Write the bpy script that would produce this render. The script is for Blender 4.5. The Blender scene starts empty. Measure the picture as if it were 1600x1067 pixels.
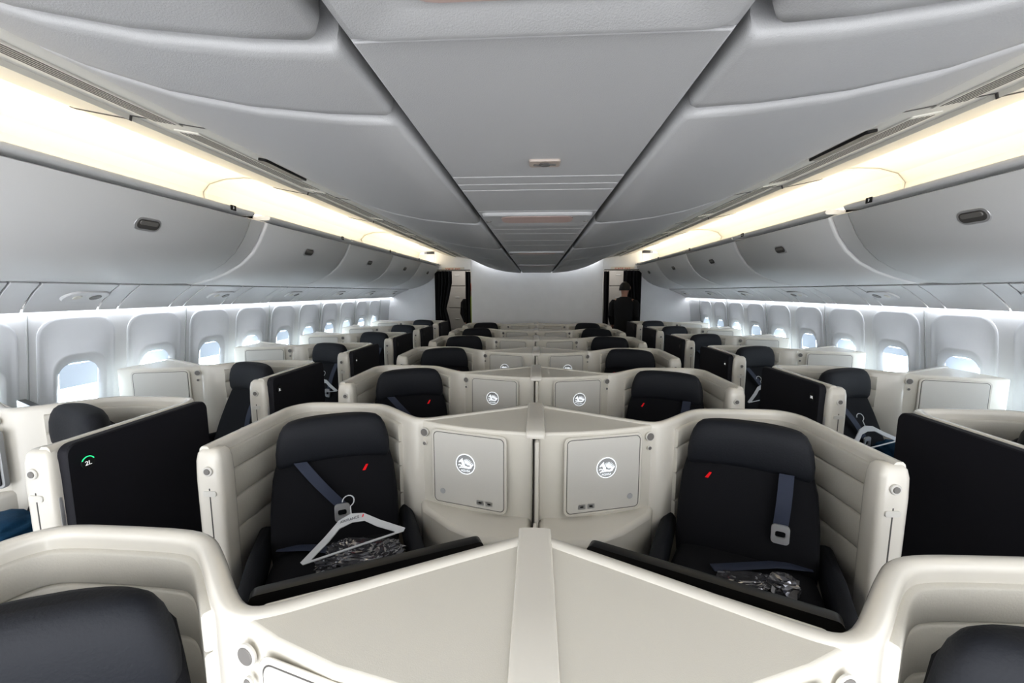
import bpy, bmesh, math, random
from mathutils import Vector, Matrix
random.seed(4)
S=bpy.context.scene
C=S.collection
HC=1.58

# ------------------------------------------------------------ materials
def mat(name,col,rough=0.5,metal=0.0,em=None,es=0.0,bump=0.0,bscale=200,var=0.04,coat=0.0,alpha=1.0,trans=0.0):
    m=bpy.data.materials.new(name); m.use_nodes=True
    nt=m.node_tree; b=nt.nodes['Principled BSDF']
    b.inputs['Roughness'].default_value=rough
    b.inputs['Metallic'].default_value=metal
    b.inputs['Coat Weight'].default_value=coat
    b.inputs['Alpha'].default_value=alpha
    b.inputs['Transmission Weight'].default_value=trans
    tc=nt.nodes.new('ShaderNodeTexCoord')
    nz=nt.nodes.new('ShaderNodeTexNoise'); nz.inputs['Scale'].default_value=6 if bump==0 else bscale
    nz.inputs['Detail'].default_value=3
    nt.links.new(tc.outputs['Object'],nz.inputs['Vector'])
    mx=nt.nodes.new('ShaderNodeMix'); mx.data_type='RGBA'
    c=Vector(col)
    mx.inputs[6].default_value=(*(c*(1-var)),1); mx.inputs[7].default_value=(*[min(1,v) for v in c*(1+var)],1)
    nt.links.new(nz.outputs['Fac'],mx.inputs[0]); nt.links.new(mx.outputs[2],b.inputs['Base Color'])
    if bump>0:
        bp=nt.nodes.new('ShaderNodeBump'); bp.inputs['Strength'].default_value=bump; bp.inputs['Distance'].default_value=0.002
        nt.links.new(nz.outputs['Fac'],bp.inputs['Height']); nt.links.new(bp.outputs['Normal'],b.inputs['Normal'])
    if em:
        b.inputs['Emission Color'].default_value=(*em,1); b.inputs['Emission Strength'].default_value=es
    return m
M_shell=mat('cream_shell',(0.77,0.74,0.675),0.26,coat=0.3)
M_top=mat('cream_console_top',(0.80,0.77,0.695),0.33,bump=0.15,bscale=500,var=0.02,coat=0.15)
M_pad=mat('cream_leather',(0.66,0.635,0.575),0.5,bump=0.25,bscale=260)
M_cab=mat('cabinet_cream',(0.71,0.695,0.655),0.4,bump=0.1,bscale=500)
M_line=mat('seam_dark',(0.10,0.095,0.09),0.6)
M_lether=mat('charcoal_leather',(0.011,0.013,0.019),0.68,bump=0.5,bscale=150)
M_fab=mat('navy_fabric',(0.006,0.0065,0.010),0.9,bump=0.6,bscale=500,var=0.2)
M_door=mat('navy_door',(0.006,0.006,0.012),0.65,bump=0.4,bscale=600,var=0.2)
M_belt=mat('belt_webbing',(0.04,0.05,0.085),0.7,bump=0.4,bscale=600)
M_chrome=mat('chrome',(0.75,0.75,0.77),0.35,metal=0.6)
M_grey=mat('grey_plastic',(0.22,0.21,0.20),0.4)
M_white=mat('white_plastic',(0.70,0.72,0.75),0.35)
M_emb=mat('emblem_white',(0.9,0.92,0.95),0.4,em=(0.9,0.95,1),es=0.3)
M_embg=mat('emblem_grey',(0.47,0.48,0.49),0.4)
M_red=mat('red_accent',(0.6,0.006,0.01),0.5,em=(1,0.02,0.03),es=0.12)
M_green=mat('green_led',(0.0,0.5,0.2),0.5,em=(0.05,1,0.35),es=0.45)
M_txt=mat('white_print',(0.9,0.9,0.9),0.5,em=(1,1,1),es=0.2)
M_blk=mat('black_plastic',(0.008,0.008,0.009),0.4)
M_bin=mat('bin_white',(0.80,0.80,0.80),0.45,bump=0.12,bscale=450,var=0.02)
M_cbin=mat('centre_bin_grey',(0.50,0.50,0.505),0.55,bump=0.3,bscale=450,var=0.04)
M_cove=mat('cove_white',(0.82,0.80,0.74),0.5,bump=0.1,bscale=400,var=0.02)
M_wall=mat('wall_white',(0.86,0.875,0.90),0.45,bump=0.12,bscale=350,var=0.02)
M_soff=mat('soffit_white',(0.80,0.80,0.81),0.4)
M_frame=mat('window_bezel',(0.86,0.88,0.92),0.35)
M_pane=mat('daylight_pane',(0.9,0.95,1.0),0.2,em=(0.78,0.90,1.0),es=4.0)
M_shade=mat('window_shade',(0.80,0.85,0.93),0.5,em=(0.6,0.78,1.0),es=0.2)
M_led=mat('cove_led',(1,0.9,0.7),0.5,em=(1.0,0.885,0.71),es=2.9)
M_wash=mat('sidewall_led_and_fill',(1,1,1),0.5,em=(0.92,0.96,1.0),es=3.6)
M_bulk=mat('bulkhead_white',(0.88,0.885,0.90),0.5)
M_carpet=mat('carpet_navy',(0.03,0.035,0.06),0.95,bump=0.8,bscale=300,var=0.3)
M_curt=mat('curtain_black',(0.022,0.022,0.026),0.8,bump=0.4,bscale=300)
M_lamp=mat('lamp_lens',(0.42,0.33,0.31),0.35,em=(1,0.6,0.5),es=0.02)
M_beige=mat('sign_beige',(0.42,0.36,0.32),0.5)
M_exit=mat('exit_red',(0.6,0.10,0.06),0.5,em=(1,0.15,0.05),es=0.03)
M_skin=mat('skin',(0.45,0.25,0.18),0.55)
M_dark=mat('dark_cloth',(0.008,0.008,0.009),0.85)
M_vest=mat('hi_vis_yellow',(0.45,0.58,0.06),0.6)
M_hair=mat('dark_hair',(0.012,0.010,0.008),0.6)
M_orange=mat('orange_cap',(0.50,0.09,0.03),0.6)
M_plastic=mat('clear_plastic_wrap',(0.26,0.26,0.28),0.08,metal=0.75,bump=1.0,bscale=30,coat=0.9,var=0.6)
M_blue=mat('blue_blanket',(0.006,0.06,0.13),0.8,bump=0.6,bscale=120,var=0.3)
M_screen=mat('monitor_black',(0.009,0.009,0.010),0.35)
M_gal=mat('galley_panel',(0.36,0.355,0.35),0.5)

# ------------------------------------------------------------ helpers
def obj(name,verts,faces,mats,parent=None,label=None,smooth=True,bevel=0,fm=None,sharp=35,m=1,seg=2):
    me=bpy.data.meshes.new(name)
    me.from_pydata([(v[0]*m,v[1],v[2]) for v in verts],[],faces)
    if not isinstance(mats,(list,tuple)): mats=[mats]
    for x in mats: me.materials.append(x)
    if fm:
        for p,i in zip(me.polygons,fm): p.material_index=i
    bm=bmesh.new(); bm.from_mesh(me); bmesh.ops.recalc_face_normals(bm,faces=bm.faces)
    if smooth:
        for f in bm.faces: f.smooth=True
        for e in bm.edges:
            if len(e.link_faces)==2 and e.calc_face_angle(0)>math.radians(sharp): e.smooth=False
    bm.to_mesh(me); bm.free()
    o=bpy.data.objects.new(name,me); C.objects.link(o)
    if bevel:
        b=o.modifiers.new('b','BEVEL'); b.width=bevel; b.segments=seg; b.limit_method='ANGLE'; b.angle_limit=math.radians(40)
    if parent: o.parent=parent
    if label: o['label']=label
    return o
def empty(name,loc=(0,0,0),parent=None,label=None,cat=None,group=None):
    o=bpy.data.objects.new(name,None); o.empty_display_size=0.1; C.objects.link(o); o.location=loc
    if parent: o.parent=parent
    tag(o,label,cat,group); return o
def tag(o,label=None,cat=None,group=None,kind=None):
    if label: o['label']=label
    if cat: o['category']=cat
    if group: o['group']=group
    if kind: o['kind']=kind
    return o
def clone(root,loc):
    def rec(o,par):
        n=o.copy(); C.objects.link(n)
        if par: n.parent=par
        for c in list(o.children): rec(c,n)
        return n
    r=rec(root,None); r.location=loc; return r
def loft(rings,cap=True,closed=True):
    v=[];f=[];n=len(rings[0])
    for r in rings: v+=[tuple(p) for p in r]
    for i in range(len(rings)-1):
        for j in range(n if closed else n-1):
            k=(j+1)%n
            f.append((i*n+j,i*n+k,(i+1)*n+k,(i+1)*n+j))
    if cap:
        f.append(tuple(range(n))[::-1]); f.append(tuple((len(rings)-1)*n+j for j in range(n)))
    return v,f
def sweep(path,prof):
    P=[Vector(p) for p in path]; rings=[]
    for i,p in enumerate(P):
        a=(P[i]-P[i-1]).normalized() if i>0 else (P[1]-P[0]).normalized()
        b=(P[i+1]-P[i]).normalized() if i<len(P)-1 else a
        na=Vector((a.y,-a.x)); nb=Vector((b.y,-b.x)); n=(na+nb).normalized(); k=1/max(0.6,n.dot(na))
        rings.append([(p.x+n.x*d*k,p.y+n.y*d*k,z) for d,z in prof])
    return loft(rings)
def chaikin(p,it=2):
    for _ in range(it):
        q=[p[0]]
        for i in range(len(p)-1):
            a,b=p[i],p[i+1]
            if i>0: q.append((a[0]*.75+b[0]*.25,a[1]*.75+b[1]*.25))
            if i<len(p)-2: q.append((a[0]*.25+b[0]*.75,a[1]*.25+b[1]*.75))
        q.append(p[-1]); p=q
    return p
def prism(poly,z0,z1):
    return loft([[(x,y,z0) for x,y in poly],[(x,y,z1) for x,y in poly]])
def box(x0,x1,y0,y1,z0,z1):
    return prism([(x0,y0),(x1,y0),(x1,y1),(x0,y1)],z0,z1)
def rrect(w,h,r,n=5):
    pts=[]
    for cx,cy,a0 in ((w/2-r,h/2-r,0),(-w/2+r,h/2-r,90),(-w/2+r,-h/2+r,180),(w/2-r,-h/2+r,270)):
        for i in range(n+1):
            a=math.radians(a0+90*i/n); pts.append((cx+r*math.cos(a),cy+r*math.sin(a)))
    return pts
def circ(r,n=24): return [(r*math.cos(2*math.pi*i/n),r*math.sin(2*math.pi*i/n)) for i in range(n)]
def plate(o,ex,ey,en,pts,th,inset=0.0,base=0.0):
    o=Vector(o);ex=Vector(ex);ey=Vector(ey);en=Vector(en)
    cx=sum(p[0] for p in pts)/len(pts); cy=sum(p[1] for p in pts)/len(pts)
    def ring(d,k):
        R=[]
        for x,y in pts:
            l=math.hypot(x-cx,y-cy) or 1
            R.append(o+ex*(x-(x-cx)/l*k)+ey*(y-(y-cy)/l*k)+en*d)
        return R
    rs=[ring(base,0),ring(base+th-min(inset,th*.9),0)]
    if inset: rs.append(ring(base+th,inset))
    else: rs[-1]=ring(base+th,0)
    return loft(rs)
def merge(*parts):
    v=[];f=[];fm=[]
    for k,p in enumerate(parts):
        o=len(v); v+=p[0]; f+=[tuple(i+o for i in q) for q in p[1]]; fm+=[k]*len(p[1])
    return v,f,fm
def superell(w,h,n=20,e=4.0):
    r=[]
    for i in range(n):
        a=2*math.pi*i/n; c,s=math.cos(a),math.sin(a)
        r.append((w*math.copysign(abs(c)**(2/e),c),h*math.copysign(abs(s)**(2/e),s)))
    return r
def tube(pts,rad,n=8,flat=1.0,up=Vector((0,0,1))):
    P=[Vector(p) for p in pts]; rings=[]
    for i,p in enumerate(P):
        t=((P[min(i+1,len(P)-1)]-P[max(i-1,0)])).normalized()
        s=t.cross(up)
        if s.length<1e-3: s=t.cross(Vector((1,0,0)))
        s.normalize(); q=s.cross(t)
        rings.append([p+s*(rad*math.cos(2*math.pi*k/n))+q*(rad*flat*math.sin(2*math.pi*k/n)) for k in range(n)])
    return loft(rings)
def text_mesh(name,txt,size,loc,rot,material,parent=None,ext=0.0006,align='CENTER'):
    cu=bpy.data.curves.new(name,'FONT'); cu.body=txt; cu.size=size; cu.extrude=ext; cu.align_x=align; cu.align_y='CENTER'
    t=bpy.data.objects.new(name+'_tmp',cu); C.objects.link(t)
    dg=bpy.context.evaluated_depsgraph_get()
    me=bpy.data.meshes.new_from_object(t.evaluated_get(dg)); bpy.data.objects.remove(t)
    me.materials.clear(); me.materials.append(material)
    o=bpy.data.objects.new(name,me); C.objects.link(o); o.location=loc; o.rotation_euler=rot
    if parent: o.parent=parent
    return o

# ------------------------------------------------------------ suite
def build_suite(m,rim,door,x0,y0,label,group):
    root=empty('airline_suite',(x0,y0,0),label=label,cat='airline seat',group=group)
    front=-0.66 if not door else -0.70
    core=[(0,-.35),(0,-.20),(0.0,-.14),(.025,-.08),(.07,-.04),(.13,-.028),(.25,-.028),(.42,-.033),(.485,-.058),(.545,-.11)]
    path=chaikin([(0,front)]+core+[(.67,-.235),(.715,-.262),(.755,-.25),(.81,-.22),(1.0,-.115),(1.215,0.0)],2)
    t=.042
    prof=[(0,0.02),(0,rim-.020),(.003,rim-.008),(.011,rim),(.031,rim),(.039,rim-.008),(t,rim-.020),(t,0.02)]
    v,f=sweep(path,prof); obj('shell',v,f,M_shell,root,m=m,sharp=50)
    pp=chaikin([(0,front+.05)]+core+[(.64,-.208)],2)
    zt=rim-.040; pf=[(t-.005,zt)]
    bands=[(zt,zt-.085),(zt-.085,zt-.20),(zt-.20,zt-.33),(zt-.33,zt-.48)]
    for a,b in bands:
        pf+=[(t+.0005,a-.0008),(t+.010,a-.003),(t+.0135,a-.008),(t+.0140,(a+b)/2),(t+.0135,b+.008),(t+.010,b+.003),(t+.0005,b+.0008)]
    pf+=[(t-.005,bands[-1][1])]
    v,f=sweep(pp,pf); obj('side_padding',v,f,M_pad,root,m=m,sharp=75,label='cream leather lining with horizontal stitched grooves')
    v,f=loft([[( .04+x,front+.02+y,z) for x,y in superell(w,d,20,4)] for z,w,d in ((0.02,.050,.04),(rim-.12,.053,.042),(rim-.05,.050,.04),(rim-.022,.044,.035),(rim-.010,.032,.024))])
    obj('end_post',v,f,M_shell,root,m=m,sharp=60)
    v,f,fm=merge(plate((.045,front-.021,rim-.085),(1,0,0),(0,0,1),(0,-1,0),circ(.018),.006,.002),plate((.045,front-.027,rim-.085),(1,0,0),(0,0,1),(0,-1,0),circ(.011),.003,.001))
    obj('control_knob',v,f,[M_cab,M_grey],root,m=m,fm=fm)
    v,f=plate((.045,front-.0195,rim-.50),(1,0,0),(0,0,1),(0,-1,0),rrect(.004,.70,.0015,2),.003,0); obj('post_seam',v,f,M_line,root,m=m)
    v,f=plate((.045,front-.021,rim-.17),(1,0,0),(0,0,1),(0,-1,0),rrect(.05,.022,.008),.004,.001)
    obj('latch_plate',v,f,M_cab,root,m=m)
    # console body
    fr=[(.715,-.292),(.80,-.334),(.92,-.378),(1.06,-.410),(1.215,-.43)]
    poly=[(.73,-.25),(1.215,-.01)]+fr[::-1]
    v,f=prism(poly,.30,rim-.006); obj('console',v,f,M_top,root,m=m,bevel=.010,sharp=30,seg=3)
    poly=[(.70,-.27),(1.21,-.39),(1.21,-.60),(1.02,-.585),(.88,-.50),(.74,-.37)]
    v,f=prism(poly,.02,rim-.37); obj('side_ledge',v,f,M_shell,root,m=m,bevel=.02,seg=3)
    tx,ty=(fr[3][0]-fr[1][0]),(fr[3][1]-fr[1][1]); l=math.hypot(tx,ty); tx/=l;ty/=l
    nx,ny=(ty,-tx)
    cu,cv=(.945,-.383)
    o=(cu+nx*.004,cv+ny*.004,rim-.19)
    v,f=plate(o,(tx,ty,0),(0,0,1),(nx,ny,0),rrect(.345,.335,.026),.004,.002); obj('door_bezel',v,f,M_shell,root,m=m)
    v,f=plate(o,(tx,ty,0),(0,0,1),(nx,ny,0),rrect(.3245,.3145,.02),.0046,0); obj('door_gap',v,f,M_line,root,m=m)
    v,f=plate(o,(tx,ty,0),(0,0,1),(nx,ny,0),rrect(.320,.310,.018),.007,.003)
    cd=obj('cabinet_door',v,f,M_cab,root,m=m,label='cream storage cabinet door')
    def fp(a,z,d=.0115): return Vector((cu+tx*a+nx*d,cv+ty*a+ny*d,rim+z))
    if not door:
        cd['label']='cream storage cabinet door with round emblem'
        ex=Vector((tx,ty*m,0)); en=Vector((nx*m,ny,0)); ey=Vector((0,0,1))
        ec=fp(-.01,-.160,.0113); ec=Vector((ec.x*m,ec.y,ec.z))
        v,f=plate(ec,ex,ey,en,circ(.042,36),.0012); obj('emblem_disc',v,f,M_embg,cd)
        def rot(pl,a):
            c,s=math.cos(a),math.sin(a); return [(x*c-y*s,x*s+y*c) for x,y in pl]
        polys=[]
        for k in range(28):
            a0,a1=2*math.pi*k/28,2*math.pi*(k+1)/28
            polys.append([(.0445*math.cos(a0),.0445*math.sin(a0)),(.0445*math.cos(a1),.0445*math.sin(a1)),(.0412*math.cos(a1),.0412*math.sin(a1)),(.0412*math.cos(a0),.0412*math.sin(a0))])
        # wing: upper fan of feathers
        for k in range(8):
            L=.037-.0018*k
            polys.append([(x+.001,y-.003) for x,y in rot([(0.004,-.0006),(L*.55,-.0026),(L,-.0006),(L*.96,.0008),(L*.5,.0006)],math.radians(8+14*k))])
        # horse head and arched neck
        polys.append([(-.002,-.006),(-.004,.004),(-.009,.013),(-.013,.020),(-.012,.026),(-.017,.022),(-.024,.016),(-.031,.009),(-.030,.004),(-.022,.008),(-.018,.006),(-.016,-.002),(-.016,-.008)])
        # forelegs
        polys.append([(-.016,-.006),(-.027,-.002),(-.034,-.006),(-.032,-.009),(-.026,-.006),(-.016,-.012)])
        polys.append([(-.014,-.012),(-.024,-.013),(-.030,-.019),(-.027,-.021),(-.021,-.017),(-.010,-.018)])
        # fish tail curling up to fluke
        polys.append([(-.014,-.007),(.000,-.007),(.012,-.010),(.020,-.008),(.023,-.002),(.020,.003),(.028,.002),(.036,.005),(.034,-.003),(.029,-.008),(.026,-.015),(.016,-.018),(.002,-.017),(-.008,-.018)])
        V=[];F=[]
        for pl in polys:
            vv,ff=plate(ec,ex,ey,en,pl,.0006,0,.0012); k=len(V); V+=vv; F+=[tuple(i+k for i in q) for q in ff]
        obj('winged_seahorse_mark',V,F,M_emb,cd,smooth=False)
        text_mesh('emblem_lettering','AQUSA',.013,ec+en*.0015+Vector((0,0,-.0285)),(math.radians(90),0,math.atan2(ex.y,ex.x)),M_emb,cd,.0005)
    k=Vector((.742+nx*.003,-.312+ny*.003,0))
    for zz,r,nm in ((rim-.05,.020,'cabinet_knob'),(rim-.10,.009,'indicator_light')):
        v,f,fm=merge(plate((k.x,k.y,zz),(tx,ty,0),(0,0,1),(nx,ny,0),circ(r),.006,.002),plate((k.x+nx*.006,k.y+ny*.006,zz),(tx,ty,0),(0,0,1),(nx,ny,0),circ(r*.80),.002,.001))
        obj(nm,v,f,[M_cab,M_grey],root,m=m,fm=fm)
    for a in (.095,.055):
        p=fp(a,-.320,.007)
        v,f,fm=merge(plate(p,(tx,ty,0),(0,0,1),(nx,ny,0),rrect(.034,.022,.004),.004,.001),plate(p+Vector((nx,ny,0))*.004,(tx,ty,0),(0,0,1),(nx,ny,0),rrect(.014,.006,.002),.001))
        obj('socket',v,f,[M_embg,M_blk],root,m=m,fm=fm)
    p=fp(-.12,-.295); v,f=plate(p,(tx,ty,0),(0,0,1),(nx,ny,0),circ(.012,20),.002,.0005); obj('door_catch',v,f,M_embg,cd,m=m)
    mc=Vector((.87,-.072)); md=Vector((.9,.436)).normalized(); mn=Vector((-md.y,md.x))
    v,f=plate((mc.x,mc.y,rim-.20),(md.x,md.y,0),(0,0,1),(mn.x,mn.y,0),rrect(.50,.30,.015),.032,.004,-.01)
    obj('monitor',v,f,M_screen,root,m=m,bevel=0,label='black entertainment screen behind the shell')
    # seat
    seat=empty('seat',(0,0,0),parent=root)
    O=Vector((.315,-.272)); s=Vector((.906,.42)); fw=Vector((.42,-.906))
    def sp(a,b,z): return (O.x+s.x*a+fw.x*b,O.y+s.y*a+fw.y*b,z)
    bb=lambda z: .19-(z-.5)*.37
    rings=[]
    zt=rim-.045
    for z,w,d in ((.42,.20,.03),(.44,.235,.05),(.55,.252,.06),(.68,.252,.058),(.80,.244,.052),(zt-.10,.226,.045),(zt-.04,.210,.040),(zt-.012,.185,.030),(zt,.15,.015)):
        rings.append([sp(x,bb(z)+y+(.018*(abs(x)/.24)**3),z) for x,y in superell(w,d,32,3)])
    v,f=loft(rings); bk=obj('backrest',v,f,M_fab,seat,m=m,sharp=80)
    if not door:
        ac=[(-.012,-.013),(.000,-.013),(.012,.012),(.003,.012)]
        if m<0: ac=[(-x,y) for x,y in ac][::-1]
        zz=rim-.205; a0=.12 if m>0 else .14
        v,f=plate(sp(a0,bb(zz)+.056,zz),(s.x,s.y,0),(0,0,1),(fw.x,fw.y,0),ac,.006)
        obj('red_accent',v,f,M_red,bk,m=m,smooth=False)
    rings=[]
    for z,w,d in ((-.162,.205,.034),(-.156,.220,.046),(-.135,.228,.053),(-.09,.228,.058),(-.045,.221,.058),(-.012,.210,.052),(.010,.196,.042),(.022,.178,.028),(.025,.150,.014)):
        zq=rim+z
        rings.append([sp(x,bb(rim-.1)+.024+y+.026*(abs(x)/.21)**2,zq-.014*(abs(x)/.2)**3) for x,y in superell(w,d,36,3.0)])
    v,f=loft(rings); obj('headrest',v,f,M_lether,seat,m=m,sharp=80,label='charcoal leather winged headrest')
    rings=[]
    for b,w,h in ((.15,.21,.04),(.18,.235,.06),(.35,.25,.065),(.53,.25,.065),(.61,.24,.055),(.64,.21,.03)):
        rings.append([sp(x,b,.49+y) for x,y in superell(w,h,24,4)])
    v,f=loft(rings); obj('seat_cushion',v,f,M_fab,seat,m=m,sharp=70)
    v,f=loft([[sp(x,b,.25+y) for x,y in superell(.2,.2,16,8)] for b in (.12,.50)]); obj('seat_base',v,f,M_blk,seat,m=m)
    for a0 in (.292,-.285):
        rings=[]
        for b,w,h in ((.05,.02,.02),(.07,.03,.06),(.30,.034,.07),(.45,.032,.06),(.49,.02,.03)):
            rings.append([sp(a0+x,b,.53+y) for x,y in superell(w,h,16,3)])
        v,f=loft(rings); obj('armrest',v,f,M_lether,seat,m=m,sharp=60)
    pts=[]
    for i in range(11):
        q=i/10; z=(rim-.15)*(1-q)+.685*q; a=-.135+(.155*q if m==1 else .015*q); pts.append((a,bb(z)+.068+.016*math.sin(q*3.1),z))
    rings=[[sp(a-.025,b,z),sp(a+.025,b,z),sp(a+.025,b+.003,z),sp(a-.025,b+.003,z)] for a,b,z in pts]
    v,f=loft(rings); bl=obj('seat_belt',v,f,M_belt,seat,m=m,label='blue-grey webbing shoulder strap')
    a,b,z=pts[-1]
    outer=rrect(.06,.075,.014);inner=rrect(.034,.026,.008)
    o3=Vector(sp(a,b+.012,z-.022)); S3=Vector((s.x,s.y,0)); F3=Vector((fw.x,fw.y,0)); Z3=Vector((0,0,1))
    def R(pts,d): return [o3+S3*x+Z3*y+F3*d for x,y in pts]
    v,f=loft([R(outer,0),R(outer,.009),R(inner,.009),R(inner,0),R(outer,0)],cap=False); obj('buckle',v,f,M_chrome,bl,m=m)
    v,f=tube([sp(-.22,.21,.56),sp(-.10,.27,.572),sp(.02,.35,.574),(sp(.10,.39,.568))],.022,8,.15); obj('lap_belt',v,f,M_belt,seat,m=m)
    if door:
        u0=-.042
        pr=rrect(.595,rim-.12+.0,.035)
        zc=(rim-.12)/2+.12
        v,f=plate((u0+.034,-.392,zc),(0,1,0),(0,0,1),(-1,0,0),pr,.034,.005)
        dd=obj('aisle_door',v,f,M_door,root,m=m,label='dark navy privacy door')
        v,f=plate((u0,-.630,rim-.080),(0,1,0),(0,0,1),(-1,0,0),circ(.023,28),.003,.001); obj('seat_number_display',v,f,M_blk,dd,m=m)
        v,f=plate((-.005,-.692,rim-.25),(1,0,0),(0,0,1),(0,-1,0),rrect(.014,.16,.006),.012,.002); obj('door_handle',v,f,M_chrome,dd,m=m)
    return root

PITCH=1.09
NR=7
def rows(m,rim,door,x0,ys,desc,group,side):
    r0=build_suite(m,rim,door,x0,ys[0],desc,group); out=[r0]
    for y in ys[1:]: out.append(clone(r0,(x0,y,0)))
    if door:
        for i,r in enumerate(out):
            if i<3:
                dd=[c for c in r.children if c.name.startswith('aisle_door')][0]
                t='%d%s'%(i+2,side)
                text_mesh('seat_number',t,.022,(m*-.0455,-.630,rim-.083),(math.radians(90),0,math.radians(90 if side=='L' else -90)),M_txt,dd)
    return out
YC=[.925]+[.96+PITCH*i for i in range(1,NR)]
YW=[1.93+PITCH*i for i in range(6)]
cl=rows(1,1.02,False,-1.225,YC,'cream-shelled angled airline suite with dark seat, in central pair','central suites','')
cr=rows(-1,1.02,False,1.225,YC,'cream-shelled angled airline suite with dark seat, in central pair','central suites','')
wl=rows(-1,1.07,True,-1.60,YW,'cream-shelled airline suite with navy door beside the windows','window suites','L')
wr=rows(1,1.07,True,1.60,YW,'cream-shelled airline suite with navy door beside the windows','window suites','R')
dd=[c for c in wl[0].children if c.name.startswith('aisle_door')][0]
ap=[(math.cos(math.radians(25+130*i/12))*.0225,math.sin(math.radians(25+130*i/12))*.0225) for i in range(13)]+[(math.cos(math.radians(155-130*i/12))*.0195,math.sin(math.radians(155-130*i/12))*.0195) for i in range(13)]
v,f=plate((.042,-.630,.990),(0,1,0),(0,0,1),(1,0,0),ap,.0042); obj('green_light_arc',v,f,M_green,dd)
v,f,fm=merge(plate((-.73,-.335,.86),(.970,.243,0),(0,0,1),(.243,-.970,0),rrect(.07,.26,.02),.02,.004),plate((-.725,-.357,.86),(.970,.243,0),(0,0,1),(.243,-.970,0),rrect(.05,.235,.012),.002,.0005))
obj('handset',v,f,[M_embg,M_screen],wl[0],fm=fm,label='dark remote handset in grey cradle')
# centre dividers
def divider(y0,rim=1.02):
    r=empty('centre_divider',(0,y0,0),label='cream ridge cap and partition between paired suites',cat='seat divider',group='suite dividers')
    sec=[(-.038,-.005),(-.038,-.001),(-.035,.0015),(-.026,.003),(0,.004),(.026,.003),(.035,.0015),(.038,-.001),(.038,-.005)]
    path=[(.008,-.012),(.004,0),(-.03,.0),(-.25,.0),(-.42,0),(-.434,-.006),(-.438,-.016),(-.438,-.026)]
    rings=[]
    for i,(y,z) in enumerate(path):
        if i<5: rings.append([(x,y,rim+z+q) for x,q in sec])
        else:
            k=(i-4)/3; a=k*math.radians(88)
            rings.append([(x,y-math.sin(a)*q,rim+z+math.cos(a)*q) for x,q in sec])
    v,f=loft(rings); obj('ridge_cap',v,f,M_shell,r,sharp=60)
    v,f=box(-.0015,.014,-.475,-.434,.30,rim-.028); obj('partition_panel',v,f,M_shell,r,bevel=.004)
    v,f=box(-.0055,-.0015,-.470,-.434,.30,rim-.034); obj('partition_slot',v,f,M_grey,r)
    v,f=box(-.008,.008,-.61,-.48,.02,rim-.36); obj('partition_base',v,f,M_shell,r,bevel=.003)
    return r
d0=divider(YC[0])
for y in YC[1:]: clone(d0,(0,y,0))

# ------------------------------------------------------------ loose things
def hanger(x,y,z,rotz,tilt,text=True,group='garment hangers',roll=-8):
    W=.175
    outer=[(-W,-.10),(-W-.008,-.089),(-.10,-.032),(-.045,.012),(0,.024),(.045,.012),(.10,-.032),(W+.008,-.089),(W,-.10),(0,-.10)]
    inner=[(-W+.033,-.093),(-W+.030,-.091),(-.085,-.052),(-.045,-.018),(0,-.010),(.045,-.018),(.085,-.052),(W-.030,-.091),(W-.033,-.093),(0,-.093)]
    rings=[[(a,0,b) for a,b in outer],[(a,-.006,b) for a,b in outer],[(a,-.006,b) for a,b in inner],[(a,0,b) for a,b in inner],[(a,0,b) for a,b in outer]]
    v,f=loft(rings,cap=False)
    o=obj('garment_hanger',v,f,M_white,smooth=False,bevel=.0012)
    tag(o,'white plastic garment hanger lying on the seat','hanger',group)
    pts=[(0,-.0025,.018),(0,-.0025,.050)]
    for i in range(12):
        a=math.radians(-70+i*22); pts.append((.022*math.cos(a)*1.0+(-.006),-.0025,.074+.022*math.sin(a)))
    v,f=tube(pts,.0024,6,1,Vector((0,1,0))); obj('hook',v,f,M_white,o)
    if text:
        text_mesh('hanger_lettering','AIRFRANCE',.013,(-.006,-.0066,.003),(math.radians(90),0,0),M_belt,o,.0003)
        v,f=plate((.042,-.0062,.002),(1,0,0),(0,0,1),(0,-1,0),[(-.004,-.005),(0,-.005),(.004,.005),(0,.005)],.0006); obj('hanger_slash',v,f,M_red,o)
    o.location=(x,y,z); o.rotation_euler=(tilt,math.radians(roll),rotz)
    return o
hanger(-.68,1.42,.735,math.radians(18),math.radians(-46),roll=-12)
hanger(1.90,2.43,.79,math.radians(15),math.radians(-25),False)
hanger(1.88,3.50,.79,math.radians(15),math.radians(-25),False)
hanger(-1.88,3.50,.79,math.radians(-15),math.radians(-25),False)
def crumple(name,x,y,z,sx,sy,sz,material,label,cat,seed,sub=4,jit=.0,flat=False):
    bm=bmesh.new(); bmesh.ops.create_icosphere(bm,subdivisions=sub,radius=1)
    rr=random.Random(seed)
    ks=[(Vector((rr.uniform(-1,1),rr.uniform(-1,1),rr.uniform(-1,1))).normalized(),rr.uniform(3,9),rr.uniform(0,6)) for _ in range(12)]
    for v in bm.verts:
        d=sum(abs(math.sin(v.co.dot(k)*f+p)) for k,f,p in ks)/12
        s=.72+.5*d+rr.uniform(-jit,jit)
        c=v.co.copy()
        e=lambda q: math.copysign(abs(q)**.7,q)
        v.co=Vector((e(c.x)*sx,e(c.y)*sy,e(c.z)*sz))*s
    if not flat:
        for f in bm.faces: f.smooth=True
    me=bpy.data.meshes.new(name); bm.to_mesh(me); bm.free(); me.materials.append(material)
    o=bpy.data.objects.new(name,me); C.objects.link(o); o.location=(x,y,z); tag(o,label,cat); return o
crumple('wrapped_blanket',-.64,1.40,.595,.14,.10,.035,M_plastic,'folded dark blanket wrapped in crinkled clear plastic','blanket',1,5,.10,True)
crumple('plastic_bag',.85,1.36,.585,.045,.04,.03,M_plastic,'crumpled clear plastic bag lying on the dark seat','plastic bag',2,3,.18,True)
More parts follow.
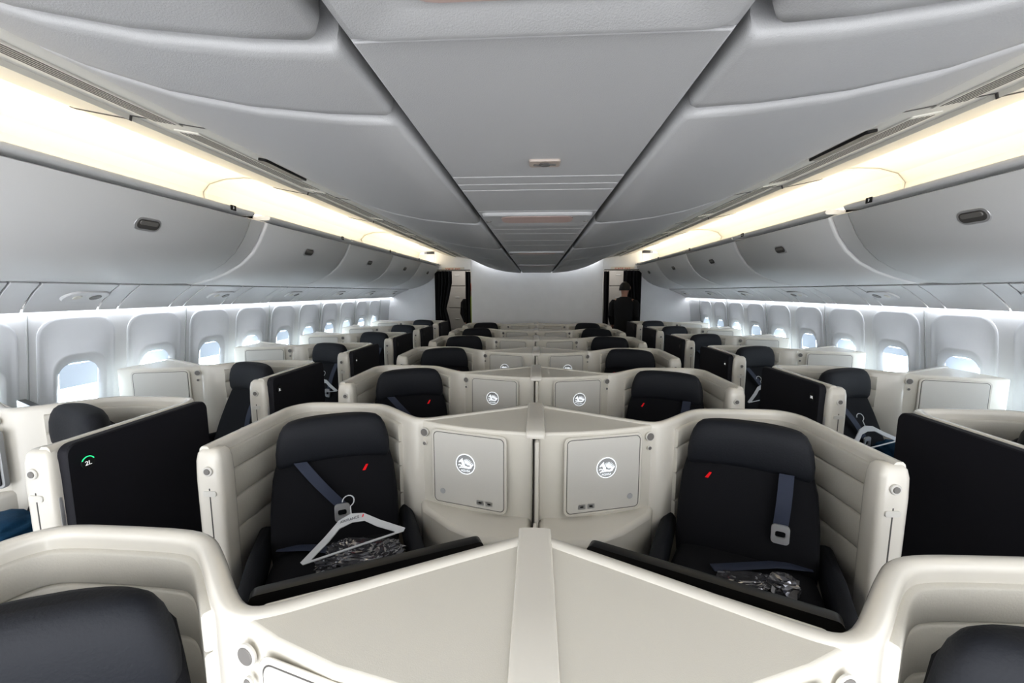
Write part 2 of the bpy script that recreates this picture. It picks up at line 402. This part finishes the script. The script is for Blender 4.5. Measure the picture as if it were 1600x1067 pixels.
crumple('wrapped_headset',.74,1.40,.57,.09,.04,.012,M_plastic,'headset in clear wrapper resting on the seat cushion','headset',3,4,.12,True)
crumple('folded_blanket',2.18,2.48,.62,.13,.12,.07,M_blue,'blue folded blanket on the window seat','blanket',5)
crumple('folded_blanket',-2.15,1.42,.62,.13,.12,.06,M_blue,'blue folded blanket on the window seat','blanket',6)
crumple('folded_blanket',2.18,3.58,.62,.12,.11,.06,M_blue,'blue folded blanket on the window seat','blanket',7)

# ------------------------------------------------------------ room shell
Y0,Y1=-1.2,8.1
def struct(o): o['kind']='structure'; return o
v,f=box(-3,3,Y0,10.2,-.05,0); struct(obj('floor',v,f,M_carpet,smooth=False))
def wallprof(s):
    return [(s*2.88,1.47),(s*2.975,.70),(s*2.95,.30),(s*2.85,0),(s*3.1,0),(s*3.1,1.47)]
for s,nm in ((-1,'wall_left'),(1,'wall_right')):
    pr=wallprof(s); v,f=loft([[(x,Y0,z) for x,z in pr],[(x,Y1,z) for x,z in pr]]); struct(obj(nm,v,f,M_wall))
wi=1
for s in (-1,1):
    for k in range(11):
        yc=1.92+.54*k
        if yc>7.7: continue
        U=Vector((-.124*s,0,.992)); N=Vector((-.992*s,0,-.124)); E=Vector((0,1,0))
        base=Vector((s*(2.88+(1.47-1.03)*.125),yc,1.03))
        def ring(w,h,r,d,dz): return [base+E*x+U*(y+dz)+N*d for x,y in rrect(w,h,r,6)]
        rings=[ring(.455,.80,.12,-.01,0),ring(.452,.797,.12,.004,0),ring(.440,.785,.118,.0065,0),ring(.420,.765,.112,.0055,0),ring(.400,.745,.108,.003,0),ring(.345,.50,.115,.0035,-.06),ring(.325,.46,.105,.020,-.06),ring(.305,.43,.10,.022,-.06),ring(.235,.335,.078,.004,-.065),ring(.230,.330,.078,.001,-.065)]
        v,f=loft(rings,cap=False); fm=[0]*len(f)
        n=len(rings[0]); k0=len(v)
        f.append(tuple(k0-n+j for j in range(n))); fm.append(1)
        hh=.06+.09*((wi*7)%5)/4
        q=[base+E*x+U*(y-.065)+N*.0035 for x,y in ((-.113,.163),(.113,.163),(.113,.163-hh),(-.113,.163-hh))]
        f.append(tuple(range(len(v),len(v)+4))); v+=[tuple(p) for p in q]; fm.append(2)
        me_o=obj('window_%d'%wi,v,f,[M_frame,M_pane,M_shade],fm=fm,sharp=60); struct(me_o); wi+=1
ti=1
for s in (-1,1):
    for k in range(0,11,2):
        yc=1.92+.54*k+.27
        if yc>7.9: continue
        v,f=loft([[(s*(2.874),yc-.003,1.46),(s*2.969,yc-.003,.70),(s*2.99,yc-.003,.7),(s*2.9,yc-.003,1.46)],[(s*(2.874),yc+.003,1.46),(s*2.969,yc+.003,.70),(s*2.99,yc+.003,.7),(s*2.9,yc+.003,1.46)]])
        struct(obj('trim_%d'%ti,v,f,M_embg,smooth=False)); ti+=1
# soffit panels below bins
for s in (-1,1):
    pr=[(2.56,1.66),(2.60,1.66),(2.93,1.53),(2.93,1.48),(2.89,1.48)]
    v,f=loft([[(s*x,Y0,z) for x,z in pr],[(s*x,Y1,z) for x,z in pr]]); struct(obj('trim_%d'%ti,v,f,M_line,smooth=False)); ti+=1
    y=Y0; k=0
    while y<Y1-.1:
        L=(.40,.13)[k%2]
        pr=[(2.50,1.620),(2.53,1.608),(2.62,1.575),(2.74,1.520),(2.80,1.485),(2.83,1.462),(2.845,1.470),(2.62,1.60),(2.53,1.64)]
        y2=min(y+L,Y1)
        v,f=loft([[(s*x,y+.005,z) for x,z in pr],[(s*x,y2-.005,z) for x,z in pr]])
        v=[(a,min(b+(abs(a)-2.50)*.45,Y1),c) for a,b,c in v]
        struct(obj('trim_%d'%ti,v,f,M_soff,bevel=.003)); ti+=1
        if k%2==1 and y>0.6 and (k//2)%2==0:
            P=Vector((s*2.66,y-.06,1.556)); U=Vector((s*-.905,0,.425)).normalized(); N=Vector((-s*.425,0,-.905)).normalized()
            vv,ff,fm=merge(plate(P,(0,1,0),U,N,rrect(.24,.13,.06),.012,.006),plate(P+N*.012+Vector((0,.05,0)),(0,1,0),U,N,circ(.03,20),.004,.002),plate(P+N*.012-Vector((0,.05,0)),(0,1,0),U,N,circ(.022,20),.004,.002))
            o=obj('reading_light_unit',vv,ff,[M_soff,M_grey,M_cove],fm=fm); tag(o,'oval white panel with reading light and air nozzle under the bins','reading light','reading lights under bins')
        y=y2; k+=1
    v,f=box(min(s*2.845,s*2.872),max(s*2.845,s*2.872),Y0,Y1,1.468,1.474); o=obj('sidewall_light',v,f,M_wash,smooth=False); tag(o,'thin cool white light strip washing down the sidewall','light strip','sidewall light strips')
# side bins
bprof=[(2.58,1.66),(2.52,1.628),(2.44,1.632),(2.32,1.662),(2.20,1.705),(2.09,1.765),(2.005,1.84),(1.94,1.93),(1.90,2.01),(1.882,2.052),(1.90,2.060),(2.2,2.05),(2.5,1.95)]
lprof=[(1.900,2.074),(1.868,2.074),(1.858,2.085),(1.862,2.100),(1.885,2.106),(1.985,2.102),(1.985,2.074)]
binspans=[(-1.2,-.12),(-.10,1.33),(1.35,2.72),(2.88,4.17),(4.19,5.48),(5.50,6.79),(6.81,8.08)]
for s in (-1,1):
    for bi,(a,b) in enumerate(binspans):
        if b<0: continue
        ox,oy,oz=s*2.2,(a+b)/2,1.6
        r=empty('overhead_bin',(ox,oy,oz),label='closed white overhead luggage bin above window seats',cat='overhead bin',group='side overhead bins')
        rings=[]
        for y,k in ((a,.016),(a+.005,.005),(a+.016,0),(b-.016,0),(b-.005,.005),(b,.016)):
            rings.append([(s*(x+k*.8)-ox,y-oy,z+k*.5-oz) for x,z in bprof])
        v,f=loft(rings); body=obj('bin_door',v,f,M_bin,r,sharp=60)
        rings=[[(s*x-ox,y-oy,z-oz) for x,z in lprof] for y in (a,b)]
        v,f=loft(rings); obj('bin_rim',v,f,M_bin,r,sharp=60)
        yc=(a+b)/2
        nrm=Vector((-s*.86,0,-.51)).normalized(); U=Vector((-s*.51,0,.86)).normalized(); P=Vector((s*1.953-ox,yc-oy,1.915-oz))
        v,f,fm=merge(plate(P,(0,1,0),U,nrm,rrect(.145,.074,.035,6),.007,.003,-.003),plate(P+nrm*.004,(0,1,0),U,nrm,rrect(.118,.050,.023,6),.002),plate(P+nrm*.006+U*.008,(0,1,0),U,nrm,rrect(.098,.022,.010,6),.004,.002))
        obj('latch_handle',v,f,[M_chrome,M_line,M_grey],r,fm=fm)
        P=Vector((s*1.857-ox,b-.20-oy,2.088-oz))
        v,f=plate(P,(0,1,0),(0,0,1),(-s,0,0),rrect(.045,.03,.003),.003); lb=obj('row_number_label',v,f,M_blk,r)
        text_mesh('row_number',str(bi+1),.02,(P.x-s*.0035,P.y,P.z),(math.radians(90),0,math.radians(90 if s<0 else -90)),M_txt,lb,.0003)
    rings=[[(s*(x+.012),y,z+.006) for x,z in bprof] for y in (2.735,2.865)]
    v,f=loft(rings); struct(obj('trim_%d'%ti,v,f,M_bin,sharp=60)); ti+=1
# cove + ceiling
for s in (-1,1):
    pr=[(1.99,2.108),(2.10,2.108),(2.22,2.12),(2.29,2.18),(2.30,2.26),(2.25,2.315),(2.14,2.345),(2.0,2.352),(1.86,2.342),(1.81,2.325),(1.800,2.290),(1.785,2.283),(1.58,2.242),(1.565,2.234),(1.560,2.252),(1.42,2.226),(1.25,2.195),(1.215,2.205)]
    pr2=pr+[(1.215,2.5),(2.5,2.5),(2.5,2.108)]
    v,f=loft([[(s*x,Y0,z) for x,z in pr2],[(s*x,Y1,z) for x,z in pr2]]); struct(obj('ceiling',v,f,M_cove,sharp=30))
    for (a,b) in ((-1.1,2.82),(2.88,5.42),(5.48,8.05)):
        v,f=box(min(s*2.00,s*2.08),max(s*2.00,s*2.08),a,b,2.112,2.126); o=obj('cove_light',v,f,M_led,smooth=False); tag(o,'warm white light strip in the cove above the bins','light strip','cove light strips')
    for yb in (2.85,5.45):
        pi=[(2.10,2.109),(2.218,2.121),(2.287,2.181),(2.297,2.259),(2.247,2.313),(2.139,2.343),(2.0,2.350),(1.86,2.340),(1.87,2.325),(2.0,2.335),(2.13,2.328),(2.235,2.30),(2.28,2.255),(2.27,2.19),(2.21,2.137),(2.10,2.125)]
        v,f=loft([[(s*x,yb-.012,z) for x,z in pi],[(s*x,yb+.012,z) for x,z in pi]]); struct(obj('trim_%d'%ti,v,f,M_cove,bevel=.004)); ti+=1
    for yb in (.5,1.6,2.85,4.0,5.2,6.4):
        sl=[(1.25,2.193),(1.42,2.223),(1.557,2.249),(1.562,2.231),(1.58,2.239),(1.785,2.280),(1.803,2.287),(1.79,2.30),(1.6,2.28),(1.25,2.215)]
        v,f=loft([[(s*x,yb-.004,z) for x,z in sl],[(s*x,yb+.004,z) for x,z in sl]]); struct(obj('trim_%d'%ti,v,f,M_line,smooth=False)); ti+=1
    yv=-.35
    while yv<7.6:
        L=.95; P=Vector((s*1.42,yv+L/2,2.2255)); U=Vector((s*.984,0,.18)).normalized(); N=Vector((s*.18,0,-.984)).normalized()
        parts=[plate(P,(0,1,0),U,N,rrect(L,.11,.008,3),.006,.002)]
        for j in range(5): parts.append(plate(P+U*(-.038+.019*j)+N*.005,(0,1,0),U,N,rrect(L-.04,.011,.002,2),.0016))
        v,f,fm=merge(*parts); fm=[min(x,1) for x in fm]
        o=obj('air_vent',v,f,[M_cove,M_line],fm=fm,smooth=False); tag(o,'long slotted air vent grille in the ceiling','air vent','ceiling vents')
        yv+=L+.07
for s,yy in ((-1,2.15),(1,1.95)):
    v,f=plate((s*1.295,yy,2.202),(0,1,0),(s*.984,0,.18),(s*.18,0,-.984),rrect(.36,.045,.015),.012,.003); o=obj('ceiling_indicator',v,f,M_blk); tag(o,'thin dark indicator strip on the ceiling edge','indicator')
v,f=box(-2.5,2.5,Y0,Y1,2.5,2.55); struct(obj('ceiling',v,f,M_line,smooth=False))
# centre bins
cprof=[(.288,1.945),(.292,1.932),(.302,1.927),(.42,1.933),(.58,1.951),(.75,1.985),(.92,2.038),(1.05,2.092),(1.14,2.140),(1.178,2.165),(1.190,2.185),(1.186,2.20),(1.16,2.215),(.32,2.05),(.288,2.0)]
cb=[(-.75,.616,0),(.634,.868,1),(.886,2.197,0),(2.215,3.497,0),(3.515,4.797,0),(4.815,6.097,0),(6.115,7.95,0)]
for s in (-1,1):
    for a,b,fil in cb:
        ox,oy,oz=s*.8,(a+b)/2,1.95
        r=empty('overhead_bin',(ox,oy,oz),label='closed grey-white central overhead bin with curved underside',cat='overhead bin',group='central overhead bins')
        rings=[]
        def rr(y,k,rc):
            out=[]
            for x,z in cprof:
                xx=x
                if rc and x<.42: xx=x+rc*(1-(x-.288)/.132)
                out.append((s*xx-ox,y-oy,z+k-oz))
            return out
        for y,k,rc in ((a,.010,.042),(a+.003,.004,.032),(a+.010,.0005,.018),(a+.030,0,.003),(b-.030,0,.003),(b-.010,.0005,.018),(b-.003,.004,.032),(b,.010,.042)): rings.append(rr(y,k,rc if not fil else 0))
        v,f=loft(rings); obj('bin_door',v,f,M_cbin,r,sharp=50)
v,f=box(-1.2,1.2,Y0,7.95,2.235,2.26); struct(obj('ceiling',v,f,M_blk,smooth=False))
v,f=box(-.285,.285,Y0,7.95,1.968,1.99); struct(obj('ceiling',v,f,M_blk,smooth=False))
# centre panels
seams=[-.8,.33,.62,1.33,1.42,1.50,1.88,2.27,2.42,2.60,2.95,3.25,3.70,4.05,4.3,4.7,5.2,5.5,5.9,6.4,6.8,7.3,7.95]
for i in range(len(seams)-1):
    a,b=seams[i]+.004,seams[i+1]-.004
    sec=[(-.268,1.965),(-.268,1.938),(-.263,1.931),(.263,1.931),(.268,1.938),(.268,1.965)]
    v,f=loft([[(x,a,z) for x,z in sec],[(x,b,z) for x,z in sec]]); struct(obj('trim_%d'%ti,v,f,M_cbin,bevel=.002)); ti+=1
for a,b in ((.335,.615),(1.90,2.26),(3.72,4.03),(5.52,5.88)):
    r=empty('ceiling_lamp',(0,(a+b)/2,1.931),label='recessed ceiling lamp with dim rosy lens in pale frame',cat='ceiling lamp',group='ceiling lamps')
    L=b-a
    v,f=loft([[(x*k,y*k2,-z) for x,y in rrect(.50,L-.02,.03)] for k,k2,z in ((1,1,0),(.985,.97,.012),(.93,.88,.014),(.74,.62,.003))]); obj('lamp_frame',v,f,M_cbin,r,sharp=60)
    v,f=plate((0,0,-.0032),(1,0,0),(0,-1,0),(0,0,-1),rrect(.34,(L-.02)*.5,.05),.003,.001); obj('lamp_lens',v,f,M_lamp,r)
    for x in (-.235,.235):
        v,f=plate((x,0,-.006),(1,0,0),(0,-1,0),(0,0,-1),circ(.012,16),.010,.002); obj('lamp_screw',v,f,M_grey,r)
r=empty('seatbelt_sign',(.02,1.19,1.931),label='small beige ceiling sign with belt pictogram',cat='sign')
v,f=plate((0,0,0),(1,0,0),(0,-1,0),(0,0,-1),rrect(.085,.055,.008),.006,.002); obj('sign_plate',v,f,M_beige,r)
v,f=tube([(-.03,.0,-.007),(-.012,.006,-.007),(0,0,-.007),(.012,-.006,-.007),(.03,0,-.007)],.003,6); obj('belt_pictogram',v,f,M_line,r)
v,f=tube([(.014*math.cos(i*math.pi/8),.014*math.sin(i*math.pi/8),-.007) for i in range(17)],.002,6); obj('belt_pictogram',v,f,M_line,r)
# bulkhead
v,f=box(-1.27,1.27,Y1,Y1+.06,0,2.20); struct(obj('wall_back',v,f,M_bulk,bevel=.01))
v,f=box(-1.15,1.15,8.00,8.05,2.21,2.235); o=obj('bulkhead_fill',v,f,M_wash,smooth=False); tag(o,'added fill strip, hidden by the bins, brightening the rear bulkhead','light strip')  # added glow hidden behind the centre bins to brighten the bulkhead, no cabin lamp
for s in(-1,1):
    x0,x1=sorted((s*1.98,s*3.05)); v,f=box(x0,x1,Y1,Y1+.06,0,2.3); struct(obj('wall_back',v,f,M_bulk,bevel=.01))
    x0,x1=sorted((s*1.27,s*1.98)); v,f=box(x0,x1,Y1,Y1+.06,1.98,2.5); struct(obj('wall_back',v,f,M_bulk))
    x0,x1=sorted((s*.85,s*2.2)); v,f=box(x0,x1,9.6,9.66,0,2.4); struct(obj('wall_galley',v,f,M_gal))
    x0,x1=sorted((s*2.15,s*2.2)); v,f=box(x0,x1,Y1+.06,9.6,0,2.4); struct(obj('wall_galley',v,f,M_gal))
    x0,x1=sorted((s*.80,s*.85)); v,f=box(x0,x1,Y1+.06,9.6,0,2.4); struct(obj('wall_galley',v,f,M_gal))
    x0,x1=sorted((s*.8,s*2.2)); v,f=box(x0,x1,Y1+.06,9.66,2.4,2.44); struct(obj('ceiling',v,f,M_cove))
    for j in range(4):
      for xq in (1.42,1.83):
        v,f=plate((s*xq,9.598,.45+.5*j),(1,0,0),(0,0,1),(0,-1,0),rrect(.38,.47,.015),.012,.003); o=obj('galley_cabinet',v,f,M_gal); tag(o,'pale galley storage cabinet door','cabinet','galley cabinets')
        v,f=plate((s*xq,9.586,.45+.5*j),(1,0,0),(0,0,1),(0,-1,0),rrect(.10,.02,.008),.01,.003); obj('cabinet_handle',v,f,M_embg,o)
    e=empty('exit_sign',(s*1.62,Y1-.03,2.01),label='small white sign with red exit lettering above the doorway',cat='exit sign',group='exit signs')
    v,f=plate((0,.028,0),(1,0,0),(0,0,1),(0,-1,0),rrect(.44,.07,.01),.02,.003); obj('sign_plate',v,f,M_cove,e)
    text_mesh('exit_lettering','SORTIE  EXIT',.050,(0,.006,0),(math.radians(90),0,0),M_exit,e)
    def curtain(xa,xb,yc,waves,n=80,tie=.35):
        rings=[]
        for z in (0.03,.6,1.0,1.15,1.25,1.35,1.5,1.75,1.97):
            k=1-tie*max(0,1-abs(z-1.25)/.45)
            row=[]
            for i in range(n+1):
                q=i/n; xm=xb if abs(xb)>abs(xa) else xa; x=xm+(xa+(xb-xa)*q-xm)*k
                row.append((x,yc+.05*k*math.sin(q*waves*2*math.pi)+.012*math.sin(q*waves*4.4*math.pi+1),z))
            back=[(x,y+.006,z) for x,y,z in row[::-1]]
            rings.append(row+back)
        v,f=loft(rings); return obj('curtain',v,f,M_curt,sharp=80)
    o=curtain(s*1.63,s*1.96,Y1-.09,5); tag(o,'black gathered cabin curtain tied beside the doorway','curtain','cabin curtains')
    o=curtain(s*1.30,s*1.40,Y1+.12,2,tie=.1); tag(o,'black gathered galley curtain hanging beyond the doorway','curtain','cabin curtains')
    v,f=tube([(s*1.27,Y1-.09,1.985),(s*1.98,Y1-.09,1.985)],.012,8); o=obj('curtain_rail',v,f,M_grey); tag(o,'thin grey curtain rail over the doorway','rail','curtain rails')

# ------------------------------------------------------------ people
def person(x,y,rot,lean,clothM,hairM,label,vest=None):
    pts=[('pelvis',(0,0,.95),.13),('belly',(0,lean*.1,1.10),.125),('chest',(0,lean*.3,1.30),.15),('neck0',(0,lean*.45,1.45),.07),('neck',(0,lean*.55,1.51),.052),
     ('head0',(0,lean*.65-.01,1.57),.075),('head1',(0,lean*.72-.015,1.65),.092),('head2',(0,lean*.75,1.72),.06)]
    for sd,n in((-1,'l'),(1,'r')):
        pts+=[('sh'+n,(sd*.17,lean*.42,1.41),.062),('el'+n,(sd*.23,lean*.3+.02,1.13),.045),('wr'+n,(sd*.22,lean*.3-.12,.93),.028),('pa'+n,(sd*.22,lean*.3-.17,.88),.026),
              ('hip'+n,(sd*.09,0,.88),.095),('kn'+n,(sd*.10,-.02,.50),.062),('an'+n,(sd*.10,.02,.09),.042),('toe'+n,(sd*.11,-.14,.04),.036)]
        for k in range(4): pts+=[('f%d'%k+n,(sd*(.235-.02*k),lean*.3-.215,.855-.002*k),.010),('g%d'%k+n,(sd*(.235-.02*k),lean*.3-.235,.825+.004*k),.008)]
        pts+=[('t0'+n,(sd*.185,lean*.3-.175,.875),.011),('t1'+n,(sd*.175,lean*.3-.205,.855),.009)]
    names={n:i for i,(n,_,_) in enumerate(pts)}
    ed=[('pelvis','belly'),('belly','chest'),('chest','neck0'),('neck0','neck'),('neck','head0'),('head0','head1'),('head1','head2')]
    for n in 'lr':
        ed+=[('chest','sh'+n),('sh'+n,'el'+n),('el'+n,'wr'+n),('wr'+n,'pa'+n),('pelvis','hip'+n),('hip'+n,'kn'+n),('kn'+n,'an'+n),('an'+n,'toe'+n),('pa'+n,'t0'+n),('t0'+n,'t1'+n)]
        for k in range(4): ed+=[('pa'+n,'f%d'%k+n),('f%d'%k+n,'g%d'%k+n)]
    me=bpy.data.meshes.new('person'); me.from_pydata([p for _,p,_ in pts],[(names[a],names[b]) for a,b in ed],[])
    o=bpy.data.objects.new('person',me); C.objects.link(o)
    me.materials.append(M_skin)
    o.modifiers.new('skin','SKIN')
    if not me.skin_vertices:
        bm2=bmesh.new(); bm2.from_mesh(me); bm2.verts.layers.skin.verify(); bm2.to_mesh(me); bm2.free()
    for i,(n,_,r) in enumerate(pts): me.skin_vertices[0].data[i].radius=(r,r*(.8 if n in('belly','chest','pelvis') else 1))
    me.skin_vertices[0].data[0].use_root=True
    o.modifiers.new('sub','SUBSURF').levels=2; o.modifiers['sub'].render_levels=2
    o.location=(x,y,0); o.rotation_euler=(0,0,rot); tag(o,label,'person')
    hy=lean*.72-.015
    def ell(cx,cy,w,d,z,n=20): return [(cx+w*math.cos(2*math.pi*i/n),cy+d*math.sin(2*math.pi*i/n),z) for i in range(n)]
    v,f=loft([ell(0,.0,.17,.135,.86),ell(0,lean*.1,.165,.13,1.05),ell(0,lean*.3,.195,.145,1.28),ell(0,lean*.4,.21,.125,1.39),ell(0,lean*.45,.13,.09,1.46),ell(0,lean*.5,.065,.065,1.485)])
    obj('jacket',v,f,vest or clothM,o)
    for sd in(-1,1):
        v,f=loft([[(px+r*math.cos(2*math.pi*i/14),py+r*math.sin(2*math.pi*i/14)*1,pz) for i in range(14)] for px,py,pz,r in ((sd*.17,lean*.42,1.43,.055),(sd*.205,lean*.38,1.36,.072),(sd*.23,lean*.3+.02,1.13,.058),(sd*.222,lean*.3-.10,.955,.042))]); obj('sleeve',v,f,clothM,o)
        v,f=loft([ell(sd*.085,0,.105,.12,.90),ell(sd*.10,-.02,.08,.09,.5),ell(sd*.10,.02,.065,.07,.07)]); obj('trouser_leg',v,f,M_dark,o)
        v,f=loft([[(sd*.105+a,b,.0+c) for a,b,c in q] for q in ([(-.045,.07,0.0),(.045,.07,0),(.045,.07,.09),(-.045,.07,.09)],[(-.05,-.05,0),(.05,-.05,0),(.045,-.05,.09),(-.045,-.05,.09)],[(-.04,-.19,0),(.04,-.19,0),(.035,-.18,.04),(-.035,-.18,.04)])]); obj('shoe',v,f,M_blk,o,bevel=.015)
        v,f=loft([[(sd*(.088+.004*j),hy+.01+a*k,1.645+b*k) for a,b in superell(.016,.03,12,2)] for j,k in ((0,.6),(1,1),(3,.9),(4,.4))]); obj('ear',v,f,M_skin,o)
        v,f=loft([[(sd*.032+a*k,hy-.083-d,1.66+b*k) for a,b in circ(.009,12)] for d,k in ((0,1),(.006,.6),(.008,.1))]); obj('eye',v,f,M_dark,o)
    v,f=loft([[(a*k,hy-.08-d,1.635+b*k-.012*j) for a,b in superell(.014,.022,12,2)] for j,d,k in ((0,0,1.0),(0,.015,.8),(.5,.024,.4))]); obj('nose',v,f,M_skin,o)
    v,f=loft([[(a*k,hy-.076-d,1.595+b*k) for a,b in superell(.024,.006,12,2)] for d,k in ((0,1),(.010,.8))]); obj('mouth',v,f,M_beige,o)
    rings=[]
    for i in range(8):
        q=i/7; z=1.60+.165*q; r=.102*math.sqrt(max(0.02,1-q**2.6)); rings.append(ell(0,hy+.020+.022*(1-q),r,r*1.0,z))
    v,f=loft(rings); obj('hair',v,f,hairM,o)
    return o
person(-1.31,8.62,math.radians(35),0,M_dark,M_orange,'person in yellow high-visibility vest standing in the galley doorway',M_vest)
person(1.60,7.78,math.radians(160),-.15,M_dark,M_hair,'person in dark clothes seen from behind beside the curtain')

# ------------------------------------------------------------ lights
def area(name,loc,rot,sx,sy,power,col):
    l=bpy.data.lights.new(name,'AREA'); l.shape='RECTANGLE'; l.size=sx; l.size_y=sy; l.energy=power; l.color=col
    o=bpy.data.objects.new(name,l); C.objects.link(o); o.location=loc; o.rotation_euler=rot; return o
for s in(-1,1):
    area('galley_lamp',(s*1.65,9.0,2.38),(0,0,0),.5,.6,4,(1,.94,.86))
w=bpy.data.worlds.new('w'); S.world=w; w.use_nodes=True
w.node_tree.nodes['Background'].inputs[0].default_value=(.965,.98,1,1); w.node_tree.nodes['Background'].inputs[1].default_value=1.5
S.view_settings.view_transform='Standard'
try: S.view_settings.look='Medium High Contrast'
except Exception as e: print('look',e)
S.view_settings.exposure=1.17
# ------------------------------------------------------------ camera
cam=bpy.data.cameras.new('cam'); cam.lens=14.62; cam.sensor_width=36; cam.clip_start=.02
co=bpy.data.objects.new('cam',cam); C.objects.link(co); co.location=(0,0,HC)
co.rotation_euler=(math.radians(90-6.85),0,math.radians(3.35)); S.camera=co
